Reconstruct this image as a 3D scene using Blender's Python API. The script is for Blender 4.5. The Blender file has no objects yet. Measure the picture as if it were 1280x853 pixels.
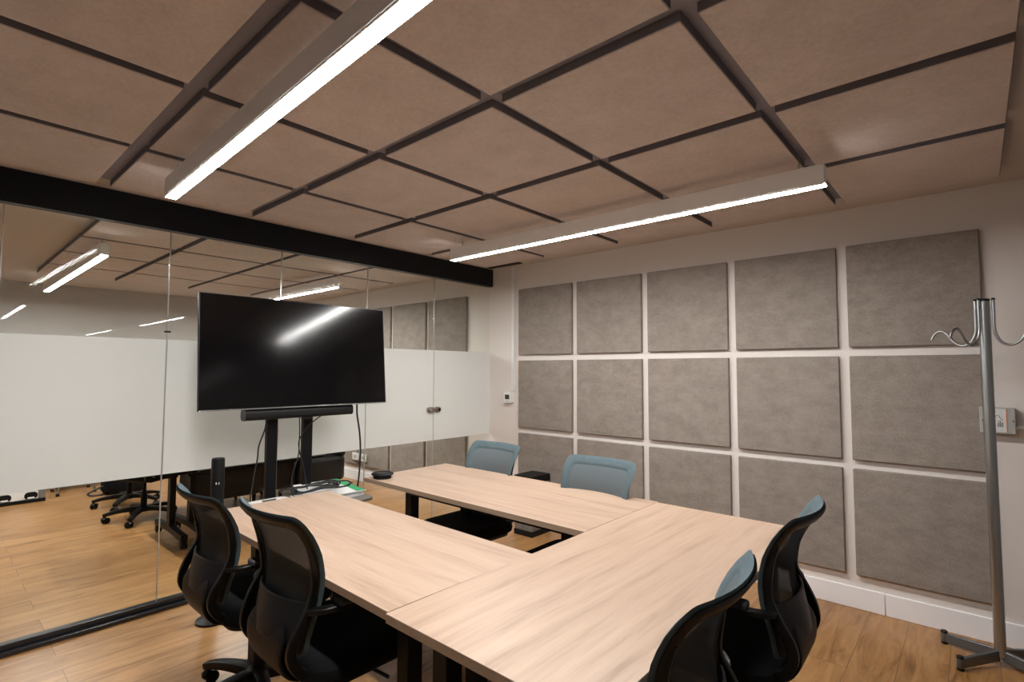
import bpy, bmesh, math, random
from mathutils import Vector, Matrix
random.seed(7)
scn = bpy.context.scene
COL = scn.collection
PI = math.pi

# ------------------------------------------------------------------ materials
def mat(name, color=(.5, .5, .5), rough=.5, metal=0., spec=.5, coat=0., coat_rough=.03):
    m = bpy.data.materials.new(name); m.use_nodes = True
    b = m.node_tree.nodes['Principled BSDF']
    b.inputs['Base Color'].default_value = (*color, 1)
    b.inputs['Roughness'].default_value = rough
    b.inputs['Metallic'].default_value = metal
    b.inputs['Specular IOR Level'].default_value = spec
    b.inputs['Coat Weight'].default_value = coat
    b.inputs['Coat Roughness'].default_value = coat_rough
    return m

def nd(m, t, **k):
    n = m.node_tree.nodes.new(t)
    for a, v in k.items(): setattr(n, a, v)
    return n
def lk(m, a, b): m.node_tree.links.new(a, b)

def ramp(m, fac, stops):
    r = nd(m, 'ShaderNodeValToRGB')
    e = r.color_ramp.elements
    while len(e) < len(stops): e.new(.5)
    for el, (p, c) in zip(e, stops): el.position = p; el.color = (*c, 1)
    lk(m, fac, r.inputs['Fac']); return r

def felt(name, c1, c2, scale=9., bump=.12, stretch=(1, 1, 1), rough=.95):
    m = mat(name, c1, rough, spec=.15)
    b = m.node_tree.nodes['Principled BSDF']
    tc = nd(m, 'ShaderNodeTexCoord'); mp = nd(m, 'ShaderNodeMapping'); mp.inputs['Scale'].default_value = stretch
    oi = nd(m, 'ShaderNodeObjectInfo'); va = nd(m, 'ShaderNodeVectorMath', operation='SCALE')
    va.inputs[0].default_value = (13., 7., 5.); lk(m, oi.outputs['Random'], va.inputs['Scale'])
    ad = nd(m, 'ShaderNodeVectorMath', operation='ADD')
    lk(m, tc.outputs['Object'], mp.inputs['Vector']); lk(m, mp.outputs[0], ad.inputs[0]); lk(m, va.outputs[0], ad.inputs[1])
    n1 = nd(m, 'ShaderNodeTexNoise'); n1.inputs['Scale'].default_value = scale; n1.inputs['Detail'].default_value = 8; n1.inputs['Roughness'].default_value = .72
    n2 = nd(m, 'ShaderNodeTexNoise'); n2.inputs['Scale'].default_value = scale * 14; n2.inputs['Detail'].default_value = 4
    lk(m, ad.outputs[0], n1.inputs['Vector']); lk(m, ad.outputs[0], n2.inputs['Vector'])
    mx = nd(m, 'ShaderNodeMath', operation='MULTIPLY_ADD'); mx.inputs[1].default_value = .6
    m2 = nd(m, 'ShaderNodeMath', operation='MULTIPLY'); m2.inputs[1].default_value = .4
    lk(m, n2.outputs[0], m2.inputs[0]); lk(m, n1.outputs[0], mx.inputs[0]); lk(m, m2.outputs[0], mx.inputs[2])
    r = ramp(m, mx.outputs[0], [(.3, c2), (.62, c1)])
    lk(m, r.outputs[0], b.inputs['Base Color'])
    bp = nd(m, 'ShaderNodeBump'); bp.inputs['Strength'].default_value = bump; bp.inputs['Distance'].default_value = .004
    lk(m, n2.outputs[0], bp.inputs['Height']); lk(m, bp.outputs[0], b.inputs['Normal'])
    return m

def wood(name, cols, scale=(1.0, 14, 14), rough=.38, spec=.4):
    """grain runs along the local X axis"""
    m = mat(name, cols[0], rough, spec=spec)
    b = m.node_tree.nodes['Principled BSDF']
    tc = nd(m, 'ShaderNodeTexCoord'); mp = nd(m, 'ShaderNodeMapping'); mp.inputs['Scale'].default_value = scale
    oi = nd(m, 'ShaderNodeObjectInfo'); va = nd(m, 'ShaderNodeVectorMath', operation='SCALE'); va.inputs[0].default_value = (31., 17., 11.)
    lk(m, oi.outputs['Random'], va.inputs['Scale'])
    ad = nd(m, 'ShaderNodeVectorMath', operation='ADD')
    lk(m, tc.outputs['Object'], mp.inputs['Vector']); lk(m, mp.outputs[0], ad.inputs[0]); lk(m, va.outputs[0], ad.inputs[1])
    n1 = nd(m, 'ShaderNodeTexNoise'); n1.inputs['Scale'].default_value = 1.3; n1.inputs['Detail'].default_value = 9; n1.inputs['Roughness'].default_value = .62; n1.inputs['Distortion'].default_value = .5
    n2 = nd(m, 'ShaderNodeTexNoise'); n2.inputs['Scale'].default_value = 6; n2.inputs['Detail'].default_value = 6
    lk(m, ad.outputs[0], n1.inputs['Vector']); lk(m, ad.outputs[0], n2.inputs['Vector'])
    a = nd(m, 'ShaderNodeMath', operation='MULTIPLY_ADD'); a.inputs[1].default_value = .72
    c = nd(m, 'ShaderNodeMath', operation='MULTIPLY'); c.inputs[1].default_value = .28
    lk(m, n2.outputs[0], c.inputs[0]); lk(m, n1.outputs[0], a.inputs[0]); lk(m, c.outputs[0], a.inputs[2])
    r = ramp(m, a.outputs[0], [(.32, cols[2]), (.46, cols[1]), (.6, cols[0])])
    lk(m, r.outputs[0], b.inputs['Base Color'])
    return m

def floor_mat():
    m = mat('oak_planks', (.4, .22, .1), .32, spec=.45)
    b = m.node_tree.nodes['Principled BSDF']
    tc = nd(m, 'ShaderNodeTexCoord'); mp = nd(m, 'ShaderNodeMapping'); mp.inputs['Rotation'].default_value = (0, 0, PI / 2)
    lk(m, tc.outputs['Object'], mp.inputs['Vector'])
    br = nd(m, 'ShaderNodeTexBrick'); br.offset = .37; br.inputs['Scale'].default_value = 1
    br.inputs['Brick Width'].default_value = 1.22; br.inputs['Row Height'].default_value = .18
    br.inputs['Mortar Size'].default_value = .0015; br.inputs['Mortar Smooth'].default_value = .3
    br.inputs['Color1'].default_value = (0, 0, 0, 1); br.inputs['Color2'].default_value = (1, 1, 1, 1); br.inputs['Mortar'].default_value = (.5, .5, .5, 1)
    lk(m, mp.outputs[0], br.inputs['Vector'])
    va = nd(m, 'ShaderNodeVectorMath', operation='SCALE'); va.inputs['Scale'].default_value = 9
    lk(m, br.outputs['Color'], va.inputs[0])
    ms = nd(m, 'ShaderNodeMapping'); ms.inputs['Scale'].default_value = (1.0, 7, 1); lk(m, mp.outputs[0], ms.inputs['Vector'])
    ad = nd(m, 'ShaderNodeVectorMath', operation='ADD'); lk(m, ms.outputs[0], ad.inputs[0]); lk(m, va.outputs[0], ad.inputs[1])
    n1 = nd(m, 'ShaderNodeTexNoise'); n1.inputs['Scale'].default_value = 1.9; n1.inputs['Detail'].default_value = 9; n1.inputs['Roughness'].default_value = .66; n1.inputs['Distortion'].default_value = 1.5
    lk(m, ad.outputs[0], n1.inputs['Vector'])
    s = nd(m, 'ShaderNodeMath', operation='MULTIPLY_ADD'); s.inputs[1].default_value = .1
    sep = nd(m, 'ShaderNodeSeparateColor'); lk(m, br.outputs['Color'], sep.inputs[0])
    lk(m, sep.outputs[0], s.inputs[0]); lk(m, n1.outputs[0], s.inputs[2])
    r = ramp(m, s.outputs[0], [(.30, (.125, .050, .014)), (.47, (.31, .150, .050)), (.66, (.44, .235, .090))])
    mx = nd(m, 'ShaderNodeMix', data_type='RGBA'); mx.inputs['B'].default_value = (.14, .07, .03, 1)
    lk(m, br.outputs['Fac'], mx.inputs['Factor']); lk(m, r.outputs[0], mx.inputs['A'])
    lk(m, mx.outputs['Result'], b.inputs['Base Color'])
    rr = nd(m, 'ShaderNodeMapRange'); rr.inputs['To Min'].default_value = .26; rr.inputs['To Max'].default_value = .42
    lk(m, n1.outputs[0], rr.inputs['Value']); lk(m, rr.outputs[0], b.inputs['Roughness'])
    bp = nd(m, 'ShaderNodeBump'); bp.inputs['Strength'].default_value = .05; bp.inputs['Distance'].default_value = .003
    lk(m, n1.outputs[0], bp.inputs['Height']); lk(m, bp.outputs[0], b.inputs['Normal'])
    return m

def glass_mat(name, tint, ior=1.5):
    m = bpy.data.materials.new(name); m.use_nodes = True; nt = m.node_tree; nt.nodes.clear()
    out = nd(m, 'ShaderNodeOutputMaterial'); mix = nd(m, 'ShaderNodeMixShader')
    tr = nd(m, 'ShaderNodeBsdfTransparent'); tr.inputs[0].default_value = (*tint, 1)
    gl = nd(m, 'ShaderNodeBsdfGlossy'); gl.inputs['Roughness'].default_value = 0.0
    geo = nd(m, 'ShaderNodeNewGeometry'); mr = nd(m, 'ShaderNodeMapRange')
    mr.inputs['To Min'].default_value = ior; mr.inputs['To Max'].default_value = 1 / ior
    lk(m, geo.outputs['Backfacing'], mr.inputs['Value'])
    fr = nd(m, 'ShaderNodeFresnel'); lk(m, mr.outputs[0], fr.inputs['IOR'])
    lk(m, fr.outputs[0], mix.inputs[0]); lk(m, tr.outputs[0], mix.inputs[1]); lk(m, gl.outputs[0], mix.inputs[2])
    lk(m, mix.outputs[0], out.inputs[0]); return m

def film_mat(name, c):
    m = bpy.data.materials.new(name); m.use_nodes = True; nt = m.node_tree; nt.nodes.clear()
    out = nd(m, 'ShaderNodeOutputMaterial'); mix = nd(m, 'ShaderNodeMixShader'); mix.inputs[0].default_value = .5
    df = nd(m, 'ShaderNodeBsdfDiffuse'); df.inputs[0].default_value = (*c, 1)
    tl = nd(m, 'ShaderNodeBsdfTranslucent'); tl.inputs[0].default_value = (*c, 1)
    lk(m, df.outputs[0], mix.inputs[1]); lk(m, tl.outputs[0], mix.inputs[2]); lk(m, mix.outputs[0], out.inputs[0]); return m

def mesh_fabric(name, c, opacity=.72):
    m = bpy.data.materials.new(name); m.use_nodes = True; nt = m.node_tree; nt.nodes.clear()
    out = nd(m, 'ShaderNodeOutputMaterial'); mix = nd(m, 'ShaderNodeMixShader')
    df = nd(m, 'ShaderNodeBsdfDiffuse'); df.inputs[0].default_value = (*c, 1)
    tr = nd(m, 'ShaderNodeBsdfTransparent')
    mix.inputs[0].default_value = opacity
    lk(m, tr.outputs[0], mix.inputs[1]); lk(m, df.outputs[0], mix.inputs[2]); lk(m, mix.outputs[0], out.inputs[0]); return m

def emit(name, c, s):
    m = bpy.data.materials.new(name); m.use_nodes = True; nt = m.node_tree; nt.nodes.clear()
    out = nd(m, 'ShaderNodeOutputMaterial'); e = nd(m, 'ShaderNodeEmission')
    e.inputs[0].default_value = (*c, 1); e.inputs[1].default_value = s
    lk(m, e.outputs[0], out.inputs[0]); return m

M = {}
M['floor'] = floor_mat()
M['wall'] = mat('warm_white_paint', (.73, .68, .645), .7, spec=.2)
M['far_wall'] = mat('grey_back_painted_glass', (.44, .415, .39), .5, spec=.3, coat=.5, coat_rough=.0)
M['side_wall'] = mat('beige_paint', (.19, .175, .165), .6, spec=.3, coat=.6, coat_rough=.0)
M['slab'] = mat('beige_plaster', (.60, .54, .50), .85, spec=.15)
M['base'] = mat('white_skirting', (.88, .88, .91), .45)
M['tile'] = felt('beige_felt_board', (.68, .605, .57), (.53, .465, .43), 5, .1, (1, 1, 1))
M['panel'] = felt('grey_felt', (.325, .283, .250), (.19, .163, .142), 9, .2, (1, 1, 1.6))
M['black'] = mat('black_powder_coat', (.005, .005, .0055), .45, spec=.22)
M['header'] = mat('black_aluminium', (.008, .010, .014), .4, spec=.25)
M['sill'] = mat('black_anodised', (.012, .014, .018), .28, spec=.6)
M['plastic'] = mat('black_plastic', (.006, .0058, .0058), .42, spec=.25)
M['plastic_soft'] = mat('soft_black_plastic', (.009, .009, .010), .5, spec=.25)
M['lumbar'] = mat('blue_black_plastic', (.011, .012, .017), .42, spec=.3)
M['arm'] = mat('charcoal_rubber', (.035, .037, .04), .55, spec=.3)
M['seat'] = felt('black_seat_fabric', (.007, .007, .008), (.004, .004, .0045), 30, .2)
M['teal'] = felt('blue_grey_fabric', (.105, .145, .163), (.075, .108, .124), 40, .15)
M['mesh'] = mesh_fabric('blue_grey_mesh', (.125, .152, .168), .86)
M['rear_mesh'] = mesh_fabric('charcoal_mesh', (.060, .060, .058), .72)
M['oak'] = wood('pale_pink_oak', [(.465, .342, .258), (.415, .295, .216), (.315, .211, .148)])
M['edge'] = wood('shaded_oak_edge', [(.33, .24, .17), (.29, .205, .145), (.24, .165, .115)])  # darker copy of the tabletop oak, edge shade put into its colour
M['steel'] = mat('brushed_steel', (.42, .44, .45), .32, 1.)
M['grey_metal'] = mat('grey_painted_metal', (.14, .145, .15), .35, .6)
M['chrome'] = mat('chrome', (.75, .75, .75), .12, 1.)
M['bronze'] = mat('dark_nickel', (.42, .35, .32), .34, 1.)
M['glass'] = glass_mat('clear_glass', (.965, .985, .97), 1.11)
M['seal'] = mat('pale_glass_edge', (.42, .41, .38), .2, spec=.8)
M['film'] = film_mat('frosted_film', (.85, .86, .85))
M['white'] = mat('white_plastic', (.78, .78, .77), .4)
M['lamp_body'] = mat('white_aluminium', (.90, .90, .90), .35)
M['led'] = emit('led_diffuser', (1., .975, .945), 160.)
M['led_far'] = emit('led_diffuser_far_room', (1., .975, .945), 205.)
M['screen'] = mat('tv_screen', (.002, .002, .0024), .118, spec=.4)
M['bezel'] = mat('tv_bezel', (.006, .006, .007), .3)
M['silver'] = mat('silver_trim', (.5, .5, .5), .3, 1.)
M['paper'] = mat('white_paper', (.80, .81, .81), .7)
M['green'] = mat('green_print', (.03, .34, .13), .6)
M['cable'] = mat('black_cable', (.010, .010, .010), .5)
M['leather'] = mat('black_leather', (.006, .006, .0065), .3, spec=.4)
M['grey_board'] = mat('grey_board', (.17, .155, .145), .6)
M['lcd'] = mat('grey_lcd', (.035, .04, .04), .2)
M['box'] = mat('grey_box', (.42, .42, .40), .4)
M['label'] = mat('label_paper', (.68, .69, .69), .5)
M['orange'] = mat('orange_print', (.72, .23, .06), .5)
M['ink'] = mat('dark_ink', (.05, .05, .06), .5)
M['void'] = mat('slot_black', (.008, .008, .008), .8)
M['gap_shade'] = mat('gap_shade_grey', (.30, .29, .33), .8, spec=.2)  # grey that paints shade into the gaps between ceiling tiles
M['modesty'] = mat('dark_brown_board', (.022, .016, .014), .5, spec=.3)
M['tile_side_shade'] = mat('tile_side_shade_grey', (.20, .185, .20), .8, spec=.2)  # dark tone painting shade onto the ceiling tile sides
M['gap'] = mat('dark_gap', (.02, .02, .02), .8)

# ------------------------------------------------------------------ geometry helpers
def box(bm, lo, hi, mtx=None):
    x0, y0, z0 = lo; x1, y1, z1 = hi
    v = [Vector(p) for p in ((x0, y0, z0), (x1, y0, z0), (x1, y1, z0), (x0, y1, z0), (x0, y0, z1), (x1, y0, z1), (x1, y1, z1), (x0, y1, z1))]
    if mtx: v = [mtx @ p for p in v]
    v = [bm.verts.new(p) for p in v]
    for f in ((0, 3, 2, 1), (4, 5, 6, 7), (0, 1, 5, 4), (1, 2, 6, 5), (2, 3, 7, 6), (3, 0, 4, 7)): bm.faces.new([v[i] for i in f])

def lathe(bm, prof, seg=24, mtx=None):
    """profile of (radius, z); turned about z, closed at both ends"""
    rings = []
    for r, z in prof:
        ring = []
        for i in range(seg):
            a = 2 * PI * i / seg; p = Vector((max(r, 1e-5) * math.cos(a), max(r, 1e-5) * math.sin(a), z))
            ring.append(bm.verts.new(mtx @ p if mtx else p))
        rings.append(ring)
    for a, b in zip(rings, rings[1:]):
        for i in range(seg): bm.faces.new((a[i], a[(i + 1) % seg], b[(i + 1) % seg], b[i]))
    bm.faces.new(rings[0][::-1]); bm.faces.new(rings[-1])

def smooth_path(pts, n=6):
    P = [Vector(p) for p in pts]
    if len(P) < 3: return P
    out = []
    for i in range(len(P) - 1):
        p0 = P[max(i - 1, 0)]; p1 = P[i]; p2 = P[i + 1]; p3 = P[min(i + 2, len(P) - 1)]
        for k in range(n):
            t = k / n
            out.append(.5 * ((2 * p1) + (p2 - p0) * t + (2 * p0 - 5 * p1 + 4 * p2 - p3) * t * t + (3 * p1 - p0 - 3 * p2 + p3) * t ** 3))
    out.append(P[-1]); return out

def sweep(bm, path, rw, rh=None, seg=10, up=None, square=False, taper=None):
    """tube (or rounded bar) along a path"""
    rh = rh or rw; n = len(path); rings = []
    prev = None
    for i, p in enumerate(path):
        t = (path[min(i + 1, n - 1)] - path[max(i - 1, 0)]).normalized()
        if up is not None:
            s = t.cross(up)
            if s.length < 1e-4: s = t.cross(Vector((1, 0, 0)))
            s.normalize(); u = s.cross(t)
        else:
            if prev is None:
                a = Vector((0, 0, 1)) if abs(t.z) < .9 else Vector((1, 0, 0))
                s = t.cross(a).normalized()
            else: s = (prev - t * prev.dot(t)).normalized()
            u = s.cross(t); prev = s
        k = taper(i / (n - 1)) if taper else 1
        ring = []
        for j in range(seg):
            a = 2 * PI * (j + .5) / seg
            c, q = math.cos(a), math.sin(a)
            if square:
                e = .35
                c = math.copysign(abs(c) ** e, c); q = math.copysign(abs(q) ** e, q)
            ring.append(bm.verts.new(p + s * (c * rw * k) + u * (q * rh * k)))
        rings.append(ring)
    for a, b in zip(rings, rings[1:]):
        for i in range(seg): bm.faces.new((a[i], a[(i + 1) % seg], b[(i + 1) % seg], b[i]))
    bm.faces.new(rings[0][::-1]); bm.faces.new(rings[-1])

def prism(bm, poly, z0, z1, mtx=None):
    a = [Vector((x, y, z0)) for x, y in poly]; b = [Vector((x, y, z1)) for x, y in poly]
    if mtx: a = [mtx @ p for p in a]; b = [mtx @ p for p in b]
    a = [bm.verts.new(p) for p in a]; b = [bm.verts.new(p) for p in b]; n = len(a)
    bm.faces.new(a[::-1]); bm.faces.new(b)
    for i in range(n): bm.faces.new((a[i], a[(i + 1) % n], b[(i + 1) % n], b[i]))

def rrect(x0, y0, x1, y1, r, n=6):
    out = []
    for cx, cy, a0 in ((x1 - r, y1 - r, 0), (x0 + r, y1 - r, PI / 2), (x0 + r, y0 + r, PI), (x1 - r, y0 + r, 1.5 * PI)):
        for i in range(n + 1):
            a = a0 + PI / 2 * i / n; out.append((cx + r * math.cos(a), cy + r * math.sin(a)))
    return out

def ob(name, bm, m, parent=None, bevel=0., smooth=True, loc=None, rot=None):
    bmesh.ops.recalc_face_normals(bm, faces=bm.faces)
    me = bpy.data.meshes.new(name); bm.to_mesh(me); bm.free()
    if isinstance(m, str): m = M[m]
    me.materials.append(m)
    o = bpy.data.objects.new(name, me); COL.objects.link(o)
    if parent: o.parent = parent
    if loc: o.location = loc
    if rot: o.rotation_euler = rot
    if bevel:
        md = o.modifiers.new('bevel', 'BEVEL'); md.width = bevel; md.segments = 2; md.limit_method = 'ANGLE'; md.angle_limit = .6
    if smooth:
        for p in me.polygons: p.use_smooth = True
        try: me.set_sharp_from_angle(angle=math.radians(38))
        except Exception: pass
    return o

def B(name, lo, hi, m, parent=None, bevel=0., **k):
    bm = bmesh.new(); box(bm, lo, hi); return ob(name, bm, m, parent, bevel, **k)

def thing(name, label, cat, loc=(0, 0, 0), rz=0., group=None):
    o = bpy.data.objects.new(name, None); COL.objects.link(o); o.empty_display_size = .1
    o.location = loc; o.rotation_euler = (0, 0, rz)
    return tag(o, label, cat, group)
def tag(o, label, cat, group=None):
    o['label'] = label; o['category'] = cat
    if group: o['group'] = group
    return o
def struct(o): o['kind'] = 'structure'; return o
def kids(o): return [c for c in o.children]
def copy_tree(o, parent=None):
    c = o.copy(); COL.objects.link(c)
    if parent: c.parent = parent
    for ch in kids(o): copy_tree(ch, c)
    return c

# ------------------------------------------------------------------ camera
cam = bpy.data.cameras.new('camera'); co = bpy.data.objects.new('camera', cam); COL.objects.link(co); scn.camera = co
yaw, pitch, roll, F = -.7254, .0564, .0032, 653.144
CP = Vector((3.5617, -3.7001, 1.3839))
d = Vector((math.sin(yaw) * math.cos(pitch), math.cos(yaw) * math.cos(pitch), math.sin(pitch)))
r0 = Vector((math.cos(yaw), -math.sin(yaw), 0)); u0 = r0.cross(d)
r = r0 * math.cos(roll) + u0 * math.sin(roll); u = -r0 * math.sin(roll) + u0 * math.cos(roll)
co.matrix_world = Matrix(((r.x, u.x, -d.x, CP.x), (r.y, u.y, -d.y, CP.y), (r.z, u.z, -d.z, CP.z), (0, 0, 0, 1)))
cam.sensor_width = 36; cam.lens = F / 1280 * 36; cam.clip_start = .02
def in_frame(pts, margin=40):
    for p in pts:
        q = Vector(p) - CP; z = q.dot(d)
        if z < .05: continue
        U = 640 + F * q.dot(r) / z; V = 426.5 - F * q.dot(u) / z
        if -margin < U < 1280 + margin and -margin < V < 853 + margin: return True
    return False

# ------------------------------------------------------------------ room shell
XL, XR, YN, ZC = -4.47, 3.94, -4.25, 2.375
TZ = 2.33
struct(B('floor', (XL - .1, YN - .1, -.1), (XR + .1, .1, 0), 'floor'))
struct(B('ceiling', (XL - .1, YN - .1, ZC), (XR + .1, .1, ZC + .1), 'slab'))
struct(B('wall_back', (XL - .1, 0, 0), (XR + .1, .1, ZC), 'wall'))
struct(B('wall_left', (XL - .1, YN, 0), (XL, 0, ZC), 'far_wall'))
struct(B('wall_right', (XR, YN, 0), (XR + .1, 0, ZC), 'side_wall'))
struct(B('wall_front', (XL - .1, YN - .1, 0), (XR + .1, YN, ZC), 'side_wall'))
bm = bmesh.new()
for x0, x1 in ((.005, 3.13), (3.132, XR)): box(bm, (x0, -.014, 0), (x1, 0, .122))
struct(ob('baseboard_back', bm, 'base', bevel=.003))
struct(B('baseboard_left', (XL, YN, 0), (XL + .012, -.02, .05), 'grey_board'))
struct(B('baseboard_partition', (XL + .015, -.014, 0), (-.06, 0, .122), 'base', bevel=.003))
# partition between the two rooms: header, floor channel, panes
struct(B('trim_1', (-.03, YN, 2.205), (.03, -.0, ZC), 'header', bevel=.002))
bm = bmesh.new(); box(bm, (-.05, YN, 0), (.03, -.0, .022)); box(bm, (-.05, YN, .022), (-.0, -.0, .05))
struct(ob('trim_2', bm, 'sill', bevel=.003))
J = [0., -.707, -1.39, -2.075, -2.745, -3.465, YN]
ZF0, ZF1 = .772, 1.56
for k in range(6):
    y1, y0 = J[k] - .003, J[k + 1] + .003
    nm = 'door_1' if k == 1 else 'window_%d' % (k + 1 if k == 0 else k)
    w = struct(B(nm, (-.022, y0, .05), (-.012, y1, 2.205), 'glass', smooth=False))
    B('frosted_film', (-.0118, y0 + .001, ZF0), (-.0108, y1 - .001, ZF1), 'film', w, smooth=False)
    if k < 5: B('edge_seal', (-.0225, y0 - .005, .05), (-.0115, y0 - .0003, 2.205), 'seal', w, smooth=False)
    if k == 1:
        # lock body on the door pane, keeper on the fixed pane
        bm = bmesh.new(); prism(bm, rrect(-.785, 1.014, -.711, 1.062, .018), 0, .02, Matrix(((0, 0, 1, -.0105), (1, 0, 0, 0), (0, 1, 0, 0), (0, 0, 0, 1))))
        lo_ = ob('door_lock', bm, 'bronze', w, .003)
        bm = bmesh.new(); lathe(bm, [(.012, 0), (.014, .004), (.014, .016), (.011, .02)], 18, Matrix.Translation((.0095, -.755, 1.038)) @ Matrix.Rotation(PI / 2, 4, 'Y'))
        ob('thumb_turn', bm, 'chrome', lo_)
    if k == 0:
        bm = bmesh.new(); prism(bm, rrect(-.703, 1.014, -.638, 1.062, .018), 0, .02, Matrix(((0, 0, 1, -.0105), (1, 0, 0, 0), (0, 1, 0, 0), (0, 0, 0, 1))))
        lo_ = ob('lock_keeper', bm, 'bronze', w, .003)
        bm = bmesh.new(); lathe(bm, [(.011, 0), (.013, .003), (.011, .007)], 18, Matrix.Translation((.0095, -.655, 1.038)) @ Matrix.Rotation(PI / 2, 4, 'Y'))
        ob('cylinder_core', bm, 'black', lo_)
    if k == 3:
        B('glass_clip', (-.0105, y0 - .02, 1.60), (-.006, y0 + .014, 1.612), 'chrome', w, .001)
# white cable trunking above the thermostat
struct(B('trim_3', (.292, -.022, 1.19), (.322, 0, ZC), 'white', bevel=.003))

# ------------------------------------------------------------------ acoustic panels
PX0, PZ, PG, PS, PH = .3845, 2.1412, .0532, .60, .6117
ROW = ['top', 'middle', 'bottom']; ORD = ['leftmost', 'second', 'third', 'fourth', 'rightmost']
def felt_panel(x, z, label, group):
    bm = bmesh.new()
    prism(bm, rrect(0, 0, PS, PH, .006, 3), 0, .03, Matrix(((1, 0, 0, 0), (0, 0, -1, 0), (0, 1, 0, 0), (0, 0, 0, 1))))
    o = ob('acoustic_panel', bm, 'panel', None, .004, loc=(x, .001, z)); tag(o, label, 'acoustic panel', group)
for rr_ in range(3):
    for cc in range(5):
        extra = {(0, 4): 'behind the coat stand hooks', (1, 0): 'beside the thermostat', (2, 1): 'behind the second blue-grey chair'}.get((rr_, cc), '')
        n = {0: 'leftmost', 1: 'second from left', 2: 'third from left', 3: 'fourth from left', 4: 'rightmost'}[cc]
        felt_panel(PX0 + cc * (PS + PG), PZ - PH - rr_ * (PH + PG),
                   ('grey felt acoustic panel, %s of the %s row %s' % (n, ROW[rr_], extra)).strip(), 'grey felt panels on the long wall')
k = 0
for rr_ in (0, 2):
    for cc in range(6):
        x1 = -.325 - cc * (PS + PG)
        n = ['nearest', 'second', 'third', 'fourth', 'fifth', 'sixth'][cc]
        felt_panel(x1 - PS, PZ - PH - rr_ * (PH + PG),
                   'grey felt panel seen through the glass, %s row, %s from the glass wall corner' % (ROW[rr_], n) if cc else
                   'grey felt panel seen through the glass, %s row, right at the glass corner' % ROW[rr_], 'grey felt panels beyond the glass')

# ------------------------------------------------------------------ ceiling tiles
def tile(x0, y0, x1, y1, label, group):
    if not in_frame([(x, y, TZ) for x in (x0, .5 * (x0 + x1), x1) for y in (y0, .5 * (y0 + y1), y1)], 60): return
    bm = bmesh.new(); box(bm, (0, 0, 0), (x1 - x0, y1 - y0, ZC - .012 - TZ))
    o = ob('ceiling_tile', bm, 'tile', None, .003, loc=(x0, y0, TZ)); tag(o, label, 'ceiling tile', group)
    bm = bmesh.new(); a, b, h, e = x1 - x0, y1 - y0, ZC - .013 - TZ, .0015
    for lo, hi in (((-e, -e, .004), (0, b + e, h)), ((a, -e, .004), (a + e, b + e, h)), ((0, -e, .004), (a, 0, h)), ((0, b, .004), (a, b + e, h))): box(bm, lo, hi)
    ob('side_shade_strip', bm, 'tile_side_shade', o, smooth=False)  # added thin strips, their dark colour stands in for shade on the sides
CX = [(.232, .885), (.933, 1.588), (1.638, 2.291), (2.341, 2.994), (3.044, 3.68)]
CY = [(-.945, -.285), (-1.66, -1.007), (-2.377, -1.722), (-3.092, -2.44), (-3.81, -3.155)]
NC = ['against the black header', 'second from the black header', 'third from the black header', 'fourth from the black header', 'fifth from the black header']
NR = ['row over the panel wall', 'second row from the panel wall', 'third row from the panel wall', 'fourth row from the panel wall', 'row furthest from the panel wall']
for j, (y0, y1) in enumerate(CY):
    for i, (x0, x1) in enumerate(CX):
        tile(x0, y0, x1, y1, 'square beige ceiling tile, %s, %s' % (NR[j], NC[i]), 'beige ceiling tiles of the meeting room')
TXX = [(-1.155, -.50), (-1.86, -1.205), (-2.60, -1.91), (-3.34, -2.65)]
TYY = [(-.95, -.30), (-1.66, -1.0), (-2.36, -1.71), (-2.985, -2.41)]
for j, (y0, y1) in enumerate(TYY):
    for i, (x0, x1) in enumerate(TXX):
        tile(x0, y0, x1, y1, 'beige ceiling tile beyond the glass, %s, %s' % (NR[j], ['next to the glass', 'second from the glass', 'third from the glass', 'fourth from the glass'][i]), 'beige ceiling tiles beyond the glass')

struct(B('gap_shade_sheet_1', (.24, -3.80, ZC - .012), (3.67, -.295, ZC), 'gap_shade', smooth=False))  # added sheet above the tiles, its grey stands in for gap shade
struct(B('gap_shade_sheet_2', (-3.33, -2.975, ZC - .012), (-.51, -.31, ZC), 'gap_shade', smooth=False))  # same added shade-coloured sheet for the room beyond the glass
# ------------------------------------------------------------------ linear lamps
LZ = 2.18
def lamp(x0, x1, y, label, group, rz=0., led='led'):
    t = thing('linear_lamp', label, 'ceiling lamp', ((x0 + x1) / 2, y, LZ), rz, group); L = (x1 - x0) / 2
    bm = bmesh.new(); w = .026
    box(bm, (-L, -w, .004), (L, w, .088)); box(bm, (-L, -w, -.002), (L, -.0205, .004)); box(bm, (-L, .0205, -.002), (L, w, .004)); ob('housing', bm, 'lamp_body', t, .003)
    B('diffuser', (-L + .002, -.020, -.003), (L - .002, .020, .004), led, t, smooth=False)
    for s in (-1, 1):
        bm = bmesh.new(); lathe(bm, [(.006, .088), (.006, .118), (.003, .125)], 10, Matrix.Translation((s * (L - .1), 0, 0)))
        h = ob('cable_grip', bm, 'chrome', t)
        bm = bmesh.new(); lathe(bm, [(.0008, .124), (.0008, ZC - LZ)], 6, Matrix.Translation((s * (L - .1), 0, 0)))
        ob('hanging_wire', bm, 'steel', h)
lamp(.79, 3.12, -3.006, 'white linear lamp over the left table, running out at the top edge', 'linear lamps of the meeting room', -.033)
lamp(.745, 3.11, -1.175, 'long white linear lamp hanging beside the grey panel wall', 'linear lamps of the meeting room')
lamp(-3.55, -.99, -2.885, 'white linear lamp beyond the glass, left of the television', 'linear lamps beyond the glass', led='led_far')
lamp(-3.45, -1.03, -1.075, 'white linear lamp beyond the glass, just above the television', 'linear lamps beyond the glass', led='led_far')
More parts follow.
